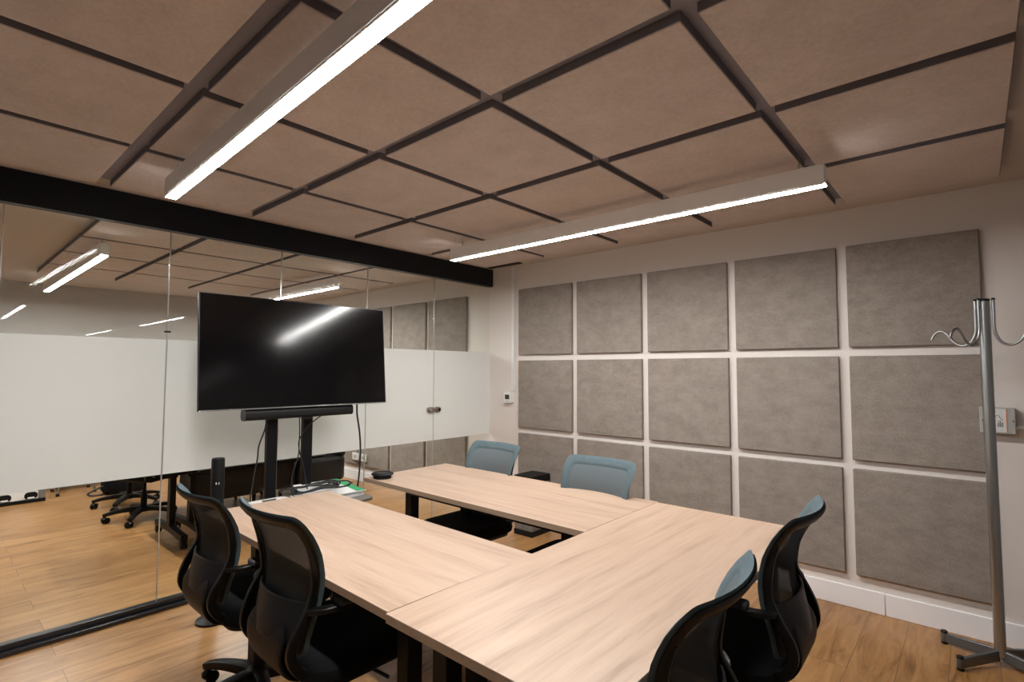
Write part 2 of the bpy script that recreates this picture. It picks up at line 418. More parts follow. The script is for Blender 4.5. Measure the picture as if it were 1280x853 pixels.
# slot vent in the ceiling by the wall
t = thing('ceiling_vent', 'narrow black slot air vent in the ceiling near the glass corner', 'air vent', (.27, -.10, ZC))
bm = bmesh.new()
for y in (-.03, .018): box(bm, (-.2, y, -.006), (.2, y + .012, -.0005))
for x in (-.2, .19): box(bm, (x, -.018, -.006), (x + .01, .018, -.0005))
ob('frame', bm, 'black', t); B('slot', (-.19, -.018, -.003), (.19, .018, -.001), 'void', t)

# ------------------------------------------------------------------ tables
def table(label, cx, cy, L, W, rz, legs, z=.74):
    t = thing('meeting_table', label, 'table', (cx, cy, 0), rz, 'oak tables pushed into a U')
    top = B('tabletop', (-L / 2, -W / 2, z - .025), (L / 2, W / 2, z), 'oak', t, .0006)
    bm = bmesh.new(); e = .0005
    for lo, hi in (((-L / 2 - e, -W / 2, z - .024), (-L / 2 + .0002, W / 2, z - .001)), ((L / 2 - .0002, -W / 2, z - .024), (L / 2 + e, W / 2, z - .001)),
                   ((-L / 2, -W / 2 - e, z - .024), (L / 2, -W / 2 + .0002, z - .001)), ((-L / 2, W / 2 - .0002, z - .024), (L / 2, W / 2 + e, z - .001))): box(bm, lo, hi)
    ob('edge_band', bm, 'edge', top)
    xs = [p[0] for p in legs]; ys = [p[1] for p in legs]
    bm = bmesh.new()
    for y in (min(ys), max(ys)): box(bm, (min(xs), y - .012, z - .065), (max(xs), y + .012, z - .0255))
    for x in (min(xs), max(xs)): box(bm, (x - .012, min(ys), z - .065), (x + .012, max(ys), z - .0255))
    ob('under_frame', bm, 'black', t, .002)
    for x, y in legs:
        bm = bmesh.new(); box(bm, (x - .028, y - .028, .012), (x + .028, y + .028, z - .026))
        lg = ob('leg', bm, 'black', t, .003)
        bm = bmesh.new(); lathe(bm, [(.016, 0), (.016, .004), (.007, .006), (.007, .014)], 12, Matrix.Translation((x, y, 0))); ob('levelling_foot', bm, 'plastic', lg)
    return t
def corners(L, W, ix=.14, iy=.09): return [(s * (L / 2 - ix), q * (W / 2 - iy)) for s in (-1, 1) for q in (-1, 1)]
# left arm, far arm (grain along x), front table (grain along y)
table('pale oak table in front of the television, two chairs tucked under it', 1.6565, -2.540, 1.425, .60, -.010, [(-.56, -.11), (-.56, .18), (.56, -.11), (.56, .18)])
table('pale oak table along the panel wall, round black speakerphone on it', 1.579, -1.587, 1.577, .650, 0, [(-.48, -.20), (-.48, .23), (.65, -.23), (.65, .23)])
table('pale oak table closing the U, nearest the camera', 2.692, -2.066, 1.580, .644, PI / 2, [(-.68, .20), (-.68, -.22), (.66, .22), (.66, -.22)])

# ------------------------------------------------------------------ office chairs
def back_surf(uu, z):
    """uu in -1..1 across, z height -> point on the front face of the backrest"""
    pr = [(.47, -.222), (.52, -.230), (.58, -.220), (.65, -.202), (.72, -.198), (.80, -.216), (.86, -.246), (.925, -.296)]
    wd = [(.47, .152), (.55, .168), (.65, .188), (.75, .206), (.85, .216), (.925, .218)]
    def ip(tab, q):
        q = min(max(q, tab[0][0]), tab[-1][0])
        for (a, b), (c, e) in zip(tab, tab[1:]):
            if q <= c:
                k = (q - a) / (c - a); return b + (e - b) * k
    def sm(tab, q): return (ip(tab, q - .02) + 2 * ip(tab, q) + ip(tab, q + .02)) / 4
    return Vector((uu * sm(wd, z), sm(pr, z) + .050 * uu * uu - .016, z))

def back_outline(inset, n=10):
    """closed outline of the backrest in (u, z); corners rounded"""
    z0, z1 = .49 + inset, .925 - inset; W_ = .225; out = []
    rc = max(.032 - inset * .3, .012)
    pts = rrect(-W_ + inset, z0, W_ - inset, z1, rc, 6)
    # denser edges
    res = []
    for i, p in enumerate(pts):
        q = pts[(i + 1) % len(pts)]; L = math.hypot(q[0] - p[0], q[1] - p[1]); m = max(1, int(L / .03))
        for k in range(m): res.append((p[0] + (q[0] - p[0]) * k / m, p[1] + (q[1] - p[1]) * k / m))
    return [(a / W_, b) for a, b in res]

def ring(bm, ins0, ins1, off, thick, n=5):
    """rounded band between two insets of the outline; off = distance behind the front face"""
    loops = []
    O = back_outline(ins0); N = len(O)
    prof = []
    for k in range(n + 1):
        s = k / n; prof.append((s, thick / 2 * math.sqrt(max(0, 1 - (2 * s - 1) ** 4))))
    full = prof + [(s, -h) for s, h in prof[::-1][1:-1]]
    outl = {}
    for s, h in full:
        lp = []
        for i in range(N):
            ins = ins0 + (ins1 - ins0) * s
            uu, z = O[i]
            cz = (.49 + .925) / 2
            # shrink toward the centre keeping the topology
            hw = .225; hz = (.925 - .49) / 2
            a = uu * hw; bz = z - cz
            ka = (hw - ins) / (hw - ins0); kb = (hz - ins) / (hz - ins0)
            p = back_surf(a * ka / hw, cz + bz * kb); p.y += h - off
            lp.append(bm.verts.new(p))
        loops.append(lp)
    m = len(loops)
    for a in range(m):
        A, C = loops[a], loops[(a + 1) % m]
        for i in range(N): bm.faces.new((A[i], A[(i + 1) % N], C[(i + 1) % N], C[i]))

def make_chair():
    t = thing('office_chair', 'x', 'chair')
    # seat
    bm = bmesh.new()
    prof = [(0, .0), (.4, .004), (.8, .010), (1., .022)]
    N = 40; loops = []
    for k, (ins, z) in enumerate([(.03, .415), (.004, .424), (0, .445), (.006, .462), (.03, .474), (.08, .472), (.16, .466)]):
        P = rrect(-.24 + ins, -.215 + ins, .24 - ins, .235 - ins, .09 - min(ins, .05) * .6, 8)
        loops.append([bm.verts.new((x, y, z - (.012 * max(0, (y - .12) / .115)))) for x, y in P])
    for a, b in zip(loops, loops[1:]):
        n = len(a)
        for i in range(n): bm.faces.new((a[i], a[(i + 1) % n], b[(i + 1) % n], b[i]))
    bm.faces.new(loops[0][::-1]); bm.faces.new(loops[-1])
    seat = ob('seat', bm, 'seat', t)
    bm = bmesh.new(); prism(bm, rrect(-.215, -.19, .215, .19, .07, 6), .395, .416); ob('seat_shell', bm, 'plastic', seat, .006)
    # mechanism + gas lift
    bm = bmesh.new(); box(bm, (-.075, -.13, .352), (.075, .10, .396)); mech = ob('tilt_mechanism', bm, 'black', t, .012)
    bm = bmesh.new(); sweep(bm, [Vector((.07, .02, .372)), Vector((.2, .04, .368)), Vector((.235, .045, .366))], .006); ob('tilt_lever', bm, 'plastic', mech)
    bm = bmesh.new(); lathe(bm, [(.026, .10), (.026, .235), (.016, .237), (.016, .355)], 18); ob('gas_lift', bm, 'black', t)
    # star base with casters
    bm = bmesh.new(); lathe(bm, [(.030, .072), (.046, .078), (.050, .10), (.044, .125), (.030, .130)], 24); hub = ob('base_hub', bm, 'plastic', t)
    for k in range(5):
        a = 2 * PI * k / 5 + 1.01; D = Vector((math.cos(a), math.sin(a), 0))
        bm = bmesh.new()
        path = smooth_path([D * .035 + Vector((0, 0, .102)), D * .12 + Vector((0, 0, .104)), D * .22 + Vector((0, 0, .094)), D * .298 + Vector((0, 0, .074))], 4)
        sweep(bm, path, .030, .023, 12, Vector((0, 0, 1)), True, lambda s: 1 - .38 * s)
        lg = ob('leg', bm, 'plastic', t)
        bm = bmesh.new(); c = D * .286; S = Vector((-D.y, D.x, 0)); Rm = Matrix.Rotation(a + .6 * k, 4, 'Z')
        for s in (-1, 1):
            mt = Matrix.Translation((c.x, c.y, .028)) @ Rm @ Matrix.Translation((-.012, s * .016, 0)) @ Matrix.Rotation(PI / 2, 4, 'X')
            lathe(bm, [(.020, -.010), (.027, -.007), (.028, 0), (.027, .007), (.020, .010)], 18, mt)
        lathe(bm, [(.026, .030), (.026, .046), (.012, .058), (.008, .072)], 14, Matrix.Translation((c.x, c.y, 0)))
        ob('caster', bm, 'plastic', lg)
    # backrest: mesh, fabric border, rear frame, lumbar plate
    bm = bmesh.new(); nu, nz = 14, 18; G = []
    for j in range(nz + 1):
        z = .53 + (.89 - .53) * j / nz
        G.append([bm.verts.new(back_surf(-.86 + 1.72 * i / nu, z) + Vector((0, -.002, 0))) for i in range(nu + 1)])
    for j in range(nz):
        for i in range(nu): bm.faces.new((G[j][i], G[j][i + 1], G[j + 1][i + 1], G[j + 1][i]))
    back = ob('backrest', bm, 'mesh', t)
    bm = bmesh.new(); G = []
    for j in range(nz + 1):
        z = .53 + (.89 - .53) * j / nz
        G.append([bm.verts.new(back_surf(-.86 + 1.72 * i / nu, z) + Vector((0, -.009, 0))) for i in range(nu + 1)])
    for j in range(nz):
        for i in range(nu): bm.faces.new((G[j][i], G[j][i + 1], G[j + 1][i + 1], G[j + 1][i]))
    ob('rear_mesh', bm, 'rear_mesh', back)
    bm = bmesh.new(); ring(bm, 0, .046, .002, .013); ob('fabric_border', bm, 'teal', back)
    bm = bmesh.new(); ring(bm, .007, .042, .0125, .010); ob('rear_frame', bm, 'plastic', back)
    def plate(z0, z1, hw0, hw1, off, th, zt=None):
        bm = bmesh.new(); nu, nz = 12, 6; Fm = []; Bk = []
        for j in range(nz + 1):
            s = j / nz; z = z0 + (z1 - z0) * s; hw = hw0 + (hw1 - hw0) * s
            Fm.append([]); Bk.append([])
            for i in range(nu + 1):
                uu = (-1 + 2 * i / nu) * hw; e = off * (1 if abs(i - nu / 2) < nu / 2 - .5 else .8)
                p = back_surf(uu, z); Fm[-1].append(bm.verts.new(p + Vector((0, -e, 0)))); Bk[-1].append(bm.verts.new(p + Vector((0, -e - th, 0))))
        for j in range(nz):
            for i in range(nu):
                bm.faces.new((Fm[j][i], Fm[j][i + 1], Fm[j + 1][i + 1], Fm[j + 1][i])); bm.faces.new((Bk[j][i], Bk[j + 1][i], Bk[j + 1][i + 1], Bk[j][i + 1]))
        for i in range(nu):
            bm.faces.new((Fm[0][i], Bk[0][i], Bk[0][i + 1], Fm[0][i + 1])); bm.faces.new((Fm[nz][i], Fm[nz][i + 1], Bk[nz][i + 1], Bk[nz][i]))
        for j in range(nz):
            bm.faces.new((Fm[j][0], Fm[j + 1][0], Bk[j + 1][0], Bk[j][0])); bm.faces.new((Fm[j][nu], Bk[j][nu], Bk[j + 1][nu], Fm[j + 1][nu]))
        return bm
    ob('lumbar_plate', plate(.535, .655, .80, .84, .020, .008), 'lumbar', t, .002)
    # rear spine shell: from the frame's foot curving under the seat
    bm = bmesh.new()
    P = smooth_path([(0, -.240, .590), (0, -.259, .54), (0, -.258, .475), (0, -.215, .412), (0, -.13, .380), (0, -.05, .375)], 5)
    sweep(bm, P, .140, .008, 18, Vector((0, 1, .2)), True, lambda s: min(1, .72 + 1.4 * s) - .5 * s)
    ob('back_bracket', bm, 'plastic_soft', t)
    # loop armrests with pads
    for s in (-1, 1):
        bm = bmesh.new()
        ed = [tuple(back_surf(s * .9, z) + Vector((0, -.014, 0))) for z in (.84, .78, .72, .67)]
        P = smooth_path(ed + [(s * .180, -.222, .61), (s * .170, -.250, .555), (s * .166, -.252, .505), (s * .164, -.215, .452), (s * .160, -.14, .418), (s * .15, -.06, .405)], 4)
        sweep(bm, P, .015, .010, 10, Vector((s, 0, .0001)), True, lambda q: min(1, .35 + q * 4))
        P = smooth_path([(s * .184, -.205, .636), (s * .214, -.190, .642), (s * .236, -.15, .646), (s * .238, -.05, .648), (s * .238, .05, .648)], 4)
        sweep(bm, P, .016, .009, 10, Vector((0, 0, 1)), True)
        ar = ob('armrest', bm, 'plastic', t)
        bm = bmesh.new(); prism(bm, rrect(s * .238 - .027, -.150, s * .238 + .027, .085, .012, 6), .652, .672); ob('arm_pad', bm, 'arm', ar, .006)
    return t
chair0 = make_chair()
first = [True]
def place(x, y, rz, label, group, dz=0.):
    o = chair0 if first[0] else copy_tree(chair0); first[0] = False
    o.location = (x, y, 0); o.rotation_euler = (0, 0, rz); o['label'] = label; o['group'] = group
    return o
GR = 'blue-grey mesh office chairs around the tables'
def sc(o, k): o.scale = (1, 1, k)
sc(place(1.235, -2.692, .0, 'mesh office chair on the near side of the left table, further one, by the television', GR), .985)
sc(place(1.845, -2.682, .0, 'mesh office chair on the near side of the left table, nearer one, armrest pad showing', GR), 1.027)
place(1.20, -1.455, PI - .03, 'blue-grey mesh chair facing us across the far table, closest to the glass corner', GR)
place(2.03, -1.505, PI + .0, 'blue-grey mesh chair facing us across the far table, second from the glass corner', GR)
sc(place(2.868, -1.79, PI / 2 + .03, 'black-backed mesh chair at the right table end, closer to the grey panels', GR), 1.027)
sc(place(2.878, -2.55, PI / 2 + .06, 'black-backed mesh chair at the bottom right, nearest the camera', GR), 1.027)

# ------------------------------------------------------------------ television, soundbar and trolley
tv = thing('television', 'large flat black television reflecting a ceiling lamp, on its stand before the glass', 'television', (.39, -2.105, 1.485))
tv.rotation_euler = Matrix(((0, 0, 0), (0, 0, 0), (0, 0, 0))).to_3x3().to_euler() if False else (0, 0, 0)
phi, th = math.radians(1.75), math.radians(5.)
nrm = Vector((math.cos(phi) * math.cos(th), -math.sin(phi) * math.cos(th), math.sin(th)))
sx = Vector((0, 0, 1)).cross(nrm).normalized(); sz = nrm.cross(sx)
RM = Matrix((nrm, sx, sz)).transposed()
tv.rotation_mode = 'QUATERNION'; tv.rotation_quaternion = RM.to_quaternion()
HW, HH = .592, .333
bm = bmesh.new(); box(bm, (-.022, -HW, -HH), (-.001, HW, HH)); ob('cabinet', bm, 'bezel', tv, .003)
B('screen', (-.0015, -HW + .006, -HH + .011), (.0008, HW - .006, HH - .006), 'screen', tv, smooth=False)
B('bottom_trim', (-.002, -HW + .002, -HH), (.002, HW - .002, -HH + .006), 'silver', tv, .001)
bm = bmesh.new(); prism(bm, rrect(-.36, -.26, .36, .14, .03), -.052, -.022, Matrix(((0, 0, 1, 0), (1, 0, 0, 0), (0, 1, 0, 0), (0, 0, 0, 1)))); ob('rear_housing', bm, 'plastic', tv, .01)
B('wall_mount', (-.072, -.20, -.12), (-.052, .20, .12), 'black', tv, .003)

st = thing('television_stand', 'black two-post trolley stand carrying the television and a low shelf', 'television stand', (.28, -2.13, 0))
for s in (-1, 1):
    bm = bmesh.new(); box(bm, (-.02, s * .115 - .031, .05), (.02, s * .115 + .031, 1.56)); p = ob('post', bm, 'black', st, .004)
B('cross_plate', (-.021, -.20, 1.36), (-.035, .20, 1.56), 'black', st, .003)
bm = bmesh.new(); prism(bm, rrect(.02, -.50, .34, .42, .05), .545, .565); ob('shelf', bm, 'grey_board', st, .004)
for s in (-1, 1):
    bm = bmesh.new(); box(bm, (-.20, s * .115 - .03, .052), (.42, s * .115 + .03, .09)); f_ = ob('foot', bm, 'black', st, .006)
    for x in (-.17, .38):
        bm = bmesh.new(); lathe(bm, [(.018, -.012), (.025, -.009), (.025, .009), (.018, .012)], 16, Matrix.Translation((x, s * .115, .025)) @ Matrix.Rotation(PI / 2, 4, 'X'))
        box(bm, (x - .012, s * .115 - .02, .03), (x + .012, s * .115 + .02, .054)); ob('caster', bm, 'plastic', f_)

sb = thing('soundbar', 'black rounded soundbar slung under the television', 'soundbar', (.375, -2.105, 1.118))
bm = bmesh.new(); prism(bm, rrect(-.035, -.032, .035, .032, .022), -.345, .345, Matrix(((1, 0, 0, 0), (0, 0, 1, 0), (0, 1, 0, 0), (0, 0, 0, 1)))); ob('body', bm, 'plastic_soft', sb, .003)
for s in (-1, 1):
    bm = bmesh.new(); prism(bm, rrect(-.036, -.033, .036, .033, .023), s * .345 - .003, s * .345 + .003, Matrix(((1, 0, 0, 0), (0, 0, 1, 0), (0, 1, 0, 0), (0, 0, 0, 1)))); ob('end_cap', bm, 'bezel', sb, .001)
bm = bmesh.new(); box(bm, (-.076, -.08, -.015), (-.034, .08, .025)); box(bm, (.0, .0, -.045), (.03, .055, -.031)); ob('bracket', bm, 'black', sb, .003)

sp = thing('cylinder_speaker', 'tall black cylinder standing beside the television trolley shelf', 'speaker', (.36, -2.572, .0))
bm = bmesh.new(); lathe(bm, [(.085, 0), (.085, .012), (.04, .02), (.034, .03)], 28); ob('base', bm, 'plastic', sp)
bm = bmesh.new(); lathe(bm, [(.034, .025), (.034, .878), (.031, .887), (.0, .889)], 28); bd = ob('body', bm, 'plastic', sp)
for z in (.752, .655):
    for s_ in (-1, 1):
        bm = bmesh.new(); box(bm, (.031, s_ * .0065 - .0022, z - .006), (.0352, s_ * .0065 + .0022, z + .006), Matrix.Rotation(-.34, 4, 'Z')); ob('contact_stud', bm, 'white', bd, .0008)

# things on the shelf
pp = thing('paper_stack', 'loose white paper packs with a green print on the trolley shelf', 'papers', (.44, -1.90, .566), 0)
bm = bmesh.new()
box(bm, (-.12, -.26, 0), (.09, .16, .014), Matrix.Rotation(.05, 4, 'Z')); box(bm, (-.12, -.24, .015), (.08, .15, .026), Matrix.Rotation(-.06, 4, 'Z'))
ob('sheets', bm, 'paper', pp, .001)
bm = bmesh.new(); v = [bm.verts.new(p) for p in ((-.16, -.20, .080), (-.16, .11, .076), (.10, .17, .030), (.09, -.22, .032))]
v2 = [bm.verts.new(p) for p in ((-.16, -.20, .083), (-.16, .11, .079), (.10, .17, .033), (.09, -.22, .035))]
bm.faces.new(v[::-1]); bm.faces.new(v2)
for i in range(4): bm.faces.new((v[i], v[(i + 1) % 4], v2[(i + 1) % 4], v2[i]))
cv = ob('cover_sheet', bm, 'paper', pp)
def lerp3(a, b, k): return tuple(a[i] + (b[i] - a[i]) * k for i in range(3))
bm = bmesh.new(); q = [(-.155, .065, .0798), (-.155, .106, .0792), (.095, .165, .0346), (.093, .105, .0358)]
v = [bm.verts.new(p) for p in q]; v2 = [bm.verts.new((a, b, c + .0012)) for a, b, c in q]
bm.faces.new(v[::-1]); bm.faces.new(v2)
for i in range(4): bm.faces.new((v[i], v[(i + 1) % 4], v2[(i + 1) % 4], v2[i]))
ob('green_band', bm, 'green', cv)
ex = thing('white_power_box', 'white rounded box among the cables at the left of the trolley shelf', 'power box', (.47, -2.33, .566))
bm = bmesh.new(); prism(bm, rrect(-.06, -.12, .06, .12, .03), 0, .06); ob('casing', bm, 'white', ex, .01)
bm = bmesh.new(); prism(bm, rrect(-.012, -.04, .012, .04, .01), .06, .064); ob('handle_slot', bm, 'ink', ex)

def cable(label, pts, rad=.0045, group='black cables at the television trolley', n=6, name='cable'):
    bm = bmesh.new(); sweep(bm, smooth_path(pts, n), rad, seg=8); o = ob(name, bm, 'cable'); tag(o, label, 'cable', group); return o
coil = []
for i in range(64):
    a = i * .42; R = .105 + .02 * math.sin(i * .7)
    coil.append((.40 + R * .5 * math.cos(a) + .0022 * i, -2.06 + R * 1.6 * math.sin(a) + .0008 * i, .648 + .0006 * i - .14 * (.0022 * i + R * .5 * math.cos(a)) + .008 * math.sin(i * 1.3)))
cable('black cable coiled on the trolley shelf', coil, .0048, n=3)
cable('black cable hanging from the right end of the television to the floor', [(.362, -1.700, 1.16), (.362, -1.697, 1.08), (.358, -1.672, .95), (.36, -1.664, .82), (.36, -1.672, .66), (.355, -1.690, .50), (.34, -1.72, .25), (.33, -1.74, .02), (.30, -1.70, .008), (.18, -1.60, .006)], .006)
cable('black cable hanging below the left half of the soundbar', [(.35, -2.305, 1.10), (.348, -2.313, 1.03), (.345, -2.345, .93), (.345, -2.352, .85), (.35, -2.372, .74), (.38, -2.40, .62), (.40, -2.39, .572)], .0045)
cable('thin black cable hanging between the posts and looping right of centre', [(.33, -2.092, 1.09), (.33, -2.088, .99), (.335, -2.092, .91), (.34, -2.098, .84), (.352, -2.14, .72), (.38, -2.15, .62), (.41, -2.13, .580)], .0035)
cable('short black cable running from the soundbar behind the right post', [(.342, -1.94, 1.09), (.332, -1.975, 1.065), (.325, -2.02, 1.03), (.325, -2.06, .985), (.328, -2.09, .93), (.332, -2.085, .86), (.34, -2.065, .78), (.36, -2.05, .66), (.40, -2.05, .585)], .0035)

# ------------------------------------------------------------------ small things of the meeting room
pk = thing('speakerphone', 'round black conference speakerphone on the far table end', 'speakerphone', (.885, -1.845, .7402))
bm = bmesh.new(); lathe(bm, [(.050, 0), (.054, .003), (.052, .014), (.050, .018)], 32); ob('base', bm, 'plastic', pk)
bm = bmesh.new(); lathe(bm, [(.050, .018), (.064, .021), (.066, .026), (.060, .032), (.045, .034), (.043, .031), (.020, .031), (.0, .032)], 36); ob('grille_top', bm, 'plastic_soft', pk)

tm = thing('thermostat', 'small white thermostat with grey screen on the wall by the trunking', 'thermostat', (.262, 0, 1.132))
bm = bmesh.new(); prism(bm, rrect(-.045, -.052, .045, .052, .008), 0, .046, Matrix(((1, 0, 0, 0), (0, 0, -1, 0), (0, 1, 0, 0), (0, 0, 0, 1)))); ob('casing', bm, 'white', tm, .004)
B('display', (-.027, -.0472, -.018), (.027, -.0455, .026), 'lcd', tm)
bm = bmesh.new()
for x in (-.018, 0, .018): box(bm, (x - .005, -.0475, -.038), (x + .005, -.0455, -.031))
ob('button_row', bm, 'box', tm)

pd = thing('pedestal_cabinet', 'low grey cabinet with black top and base, standing between the far chairs and the panels', 'cabinet', (.67, -.17, 0))
B('body', (-.095, -.12, .045), (.095, .12, .435), 'grey_board', pd, .004)
B('top', (-.10, -.125, .435), (.10, .125, .495), 'black', pd, .006)
B('plinth', (-.10, -.125, 0), (.10, .125, .045), 'black', pd, .004)
B('door_gap', (-.002, -.1212, .06), (.002, -.1195, .43), 'gap', pd)

cs = thing('coat_stand', 'grey metal coat stand with curled hooks in front of the panel wall', 'coat stand', (3.602, -.262, 0))
bm = bmesh.new(); lathe(bm, [(.0225, .045), (.0225, 1.735)], 28); ob('pole', bm, 'steel', cs)
bm = bmesh.new(); lathe(bm, [(.0235, 1.730), (.0235, 1.738), (.018, 1.742)], 28); ob('top_cap', bm, 'plastic', cs)
for k, adeg in enumerate((157, 231, 337, 51)):
    Rm = Matrix.Rotation(math.radians(adeg), 4, 'Z')
    bm = bmesh.new()
    sweep(bm, [Rm @ p for p in (Vector((.015, 0, .050)), Vector((.12, 0, .041)), Vector((.218, 0, .032)))], .011, .026, 12, Vector((0, 0, 1)), True, lambda s: 1 - .12 * s)
    lg = ob('foot', bm, 'grey_metal', cs, .002)
    bm = bmesh.new(); lathe(bm, [(.0125, .010), (.0135, .012), (.0135, .054), (.0125, .056)], 14, Rm @ Matrix.Translation((.226, 0, 0))); ob('foot_post', bm, 'grey_metal', lg)
    bm = bmesh.new()
    lathe(bm, [(.013, 0), (.0145, .002), (.0145, .011)], 14, Rm @ Matrix.Translation((.226, 0, 0))); lathe(bm, [(.0145, .055), (.0145, .062), (.012, .065)], 14, Rm @ Matrix.Translation((.226, 0, 0)))
    ob('foot_cap', bm, 'plastic', lg)
for adeg in (-6, 164, 234):
    Rm = Matrix.Rotation(math.radians(adeg), 4, 'Z')
    bm = bmesh.new()
    P = smooth_path([(.034, 0, 1.735), (.034, 0, 1.66), (.034, 0, 1.60), (.038, 0, 1.568), (.056, 0, 1.530), (.088, 0, 1.514), (.120, 0, 1.530), (.144, 0, 1.566), (.170, 0, 1.592), (.200, 0, 1.580), (.216, 0, 1.548)], 6)
    sweep(bm, [Rm @ p for p in P], .0062, seg=10)
    hk = ob('hook', bm, 'steel', cs)
    bm = bmesh.new(); lathe(bm, [(.004, 1.733), (.0075, 1.735), (.0075, 1.742), (.004, 1.744)], 10, Rm @ Matrix.Translation((.034, 0, 0))); ob('end_cap', bm, 'plastic', hk)
    bm = bmesh.new(); sweep(bm, [Rm @ Vector((.020, 0, 1.70)), Rm @ Vector((.033, 0, 1.70))], .005, seg=8); ob('weld_stub', bm, 'steel', hk)

wb = thing('control_box', 'grey wall control box with white label, half behind the coat stand pole', 'control box', (3.635, 0, 1.137))
bm = bmesh.new(); prism(bm, rrect(-.068, -.066, .068, .066, .006), 0, .05, Matrix(((1, 0, 0, 0), (0, 0, -1, 0), (0, 1, 0, 0), (0, 0, 0, 1)))); bx_ = ob('casing', bm, 'box', wb, .003)
B('label_plate', (-.045, -.0512, -.058), (.036, -.0498, .060), 'label', wb)
B('orange_edge', (.033, -.0516, -.058), (.0365, -.0505, .060), 'orange', wb)
bm = bmesh.new()
for i in range(5): box(bm, (-.0 + .0045 * i, -.0518, -.032), (.0025 + .0045 * i, -.0508, -.012 + .004 * (i % 3)))
sweep(bm, [Vector((-.008 + .03 * k / 6, -.0513, .016 + .012 * math.sin(k * .9))) for k in range(7)], .0012, seg=6)
box(bm, (.0, -.0518, -.004), (.016, -.0508, -.002))
ob('printed_marks', bm, 'ink', wb)
for x in (-.058, .058):
    bm = bmesh.new(); lathe(bm, [(.005, 0), (.005, .002), (.003, .003)], 12, Matrix.Translation((x, -.05, 0)) @ Matrix.Rotation(PI / 2, 4, 'X')); ob('screw', bm, 'chrome', wb)
cd = thing('cable_conduit', 'thin white conduit running right from the grey control box', 'conduit', (3.705, -.016, 1.105))
bm = bmesh.new(); sweep(bm, [Vector((0, 0, 0)), Vector((.23, 0, 0))], .0085, seg=12); ob('pipe', bm, 'white', cd)
bm = bmesh.new(); lathe(bm, [(.012, 0), (.012, .012)], 14, Matrix.Rotation(PI / 2, 4, 'Y') @ Matrix.Translation((0, 0, .06))); box(bm, (.06, .008, -.012), (.072, .016, .012)); ob('pipe_clip', bm, 'white', cd)

# ------------------------------------------------------------------ the room beyond the glass
def folding_table(x, y0, y1, zt, label, modesty=False):
    t = thing('training_table', label, 'table', (x, 0, 0), 0, 'black tables beyond the glass')
    for yy in ((y0 + .065, y1 - .065) if modesty else (y1 - .065,)):
        bm = bmesh.new(); box(bm, (-.035, yy - .022, .09), (.035, yy + .022, zt - .02)); lg = ob('leg', bm, 'black', t, .004)
        bm = bmesh.new()
        sweep(bm, [Vector((-.34, yy, .082)), Vector((0, yy, .098)), Vector((.34, yy, .082))], .024, .026, 12, Vector((0, 0, 1)), True); ob('foot_bar', bm, 'black', lg)
        for sx_ in (-.32, .32):
            bm = bmesh.new()
            for s in (-.014, .014): lathe(bm, [(.022, -.008), (.030, -.005), (.030, .005), (.022, .008)], 16, Matrix.Translation((sx_, yy + s, .030)) @ Matrix.Rotation(PI / 2, 4, 'X'))
            lathe(bm, [(.022, .034), (.022, .05), (.008, .062)], 12, Matrix.Translation((sx_, yy, 0))); ob('caster', bm, 'plastic', lg)
    B('beam', (-.02, y0 + .03, zt - .10), (.02, y1 - .03, zt - .045), 'black', t, .003)
    B('tabletop', (-.37, y0, zt - .022), (.37, y1, zt), 'black', t, .002)
    if modesty: B('modesty_panel', (-.034, y0 + .10, zt - .30), (-.022, y1 - .10, zt - .03), 'modesty', t, .002)
    return t
folding_table(-1.385, -2.52, -2.235, .60, 'black castored table beyond the glass, ending at the glass joint, further from the panel wall')
folding_table(-1.405, -2.215, -1.16, .59, 'black castored table beyond the glass, behind the black cylinder', True)

def armchair(x, y, w, label):
    t = thing('lounge_chair', label, 'armchair', (x, y, 0), 0, 'black lounge chairs beyond the glass')
    bm = bmesh.new(); prism(bm, rrect(-.62, -w / 2, 0, w / 2, .10), .13, .40); ob('seat', bm, 'leather', t, .035)
    bm = bmesh.new(); prism(bm, rrect(-.62, -w / 2, -.46, w / 2, .06), .39, .72); ob('backrest', bm, 'leather', t, .03)
    for s in (-1, 1):
        bm = bmesh.new(); prism(bm, rrect(-.50, s * (w / 2 - .06) - .06, -.02, s * (w / 2 - .06) + .06, .05), .39, .58); ob('armrest', bm, 'leather', t, .03)
        for xx in (-.54, -.08):
            bm = bmesh.new(); lathe(bm, [(.014, 0), (.02, .135)], 12, Matrix.Translation((xx, s * (w / 2 - .10), 0))); ob('leg', bm, 'black', t)
armchair(-1.90, -1.62, .64, 'black leather lounge chair beyond the glass, behind the left trolley post')
armchair(-1.90, -.81, .84, 'black leather lounge chair beyond the glass, behind the right trolley post')
GB = 'black office chairs beyond the glass'
place(-2.25, -2.28, 2.2, 'black office chair base beyond the glass, nearer the glass joint', GB)
place(-2.93, -2.24, .9, 'black office chair base beyond the glass, further behind by the bag', GB)

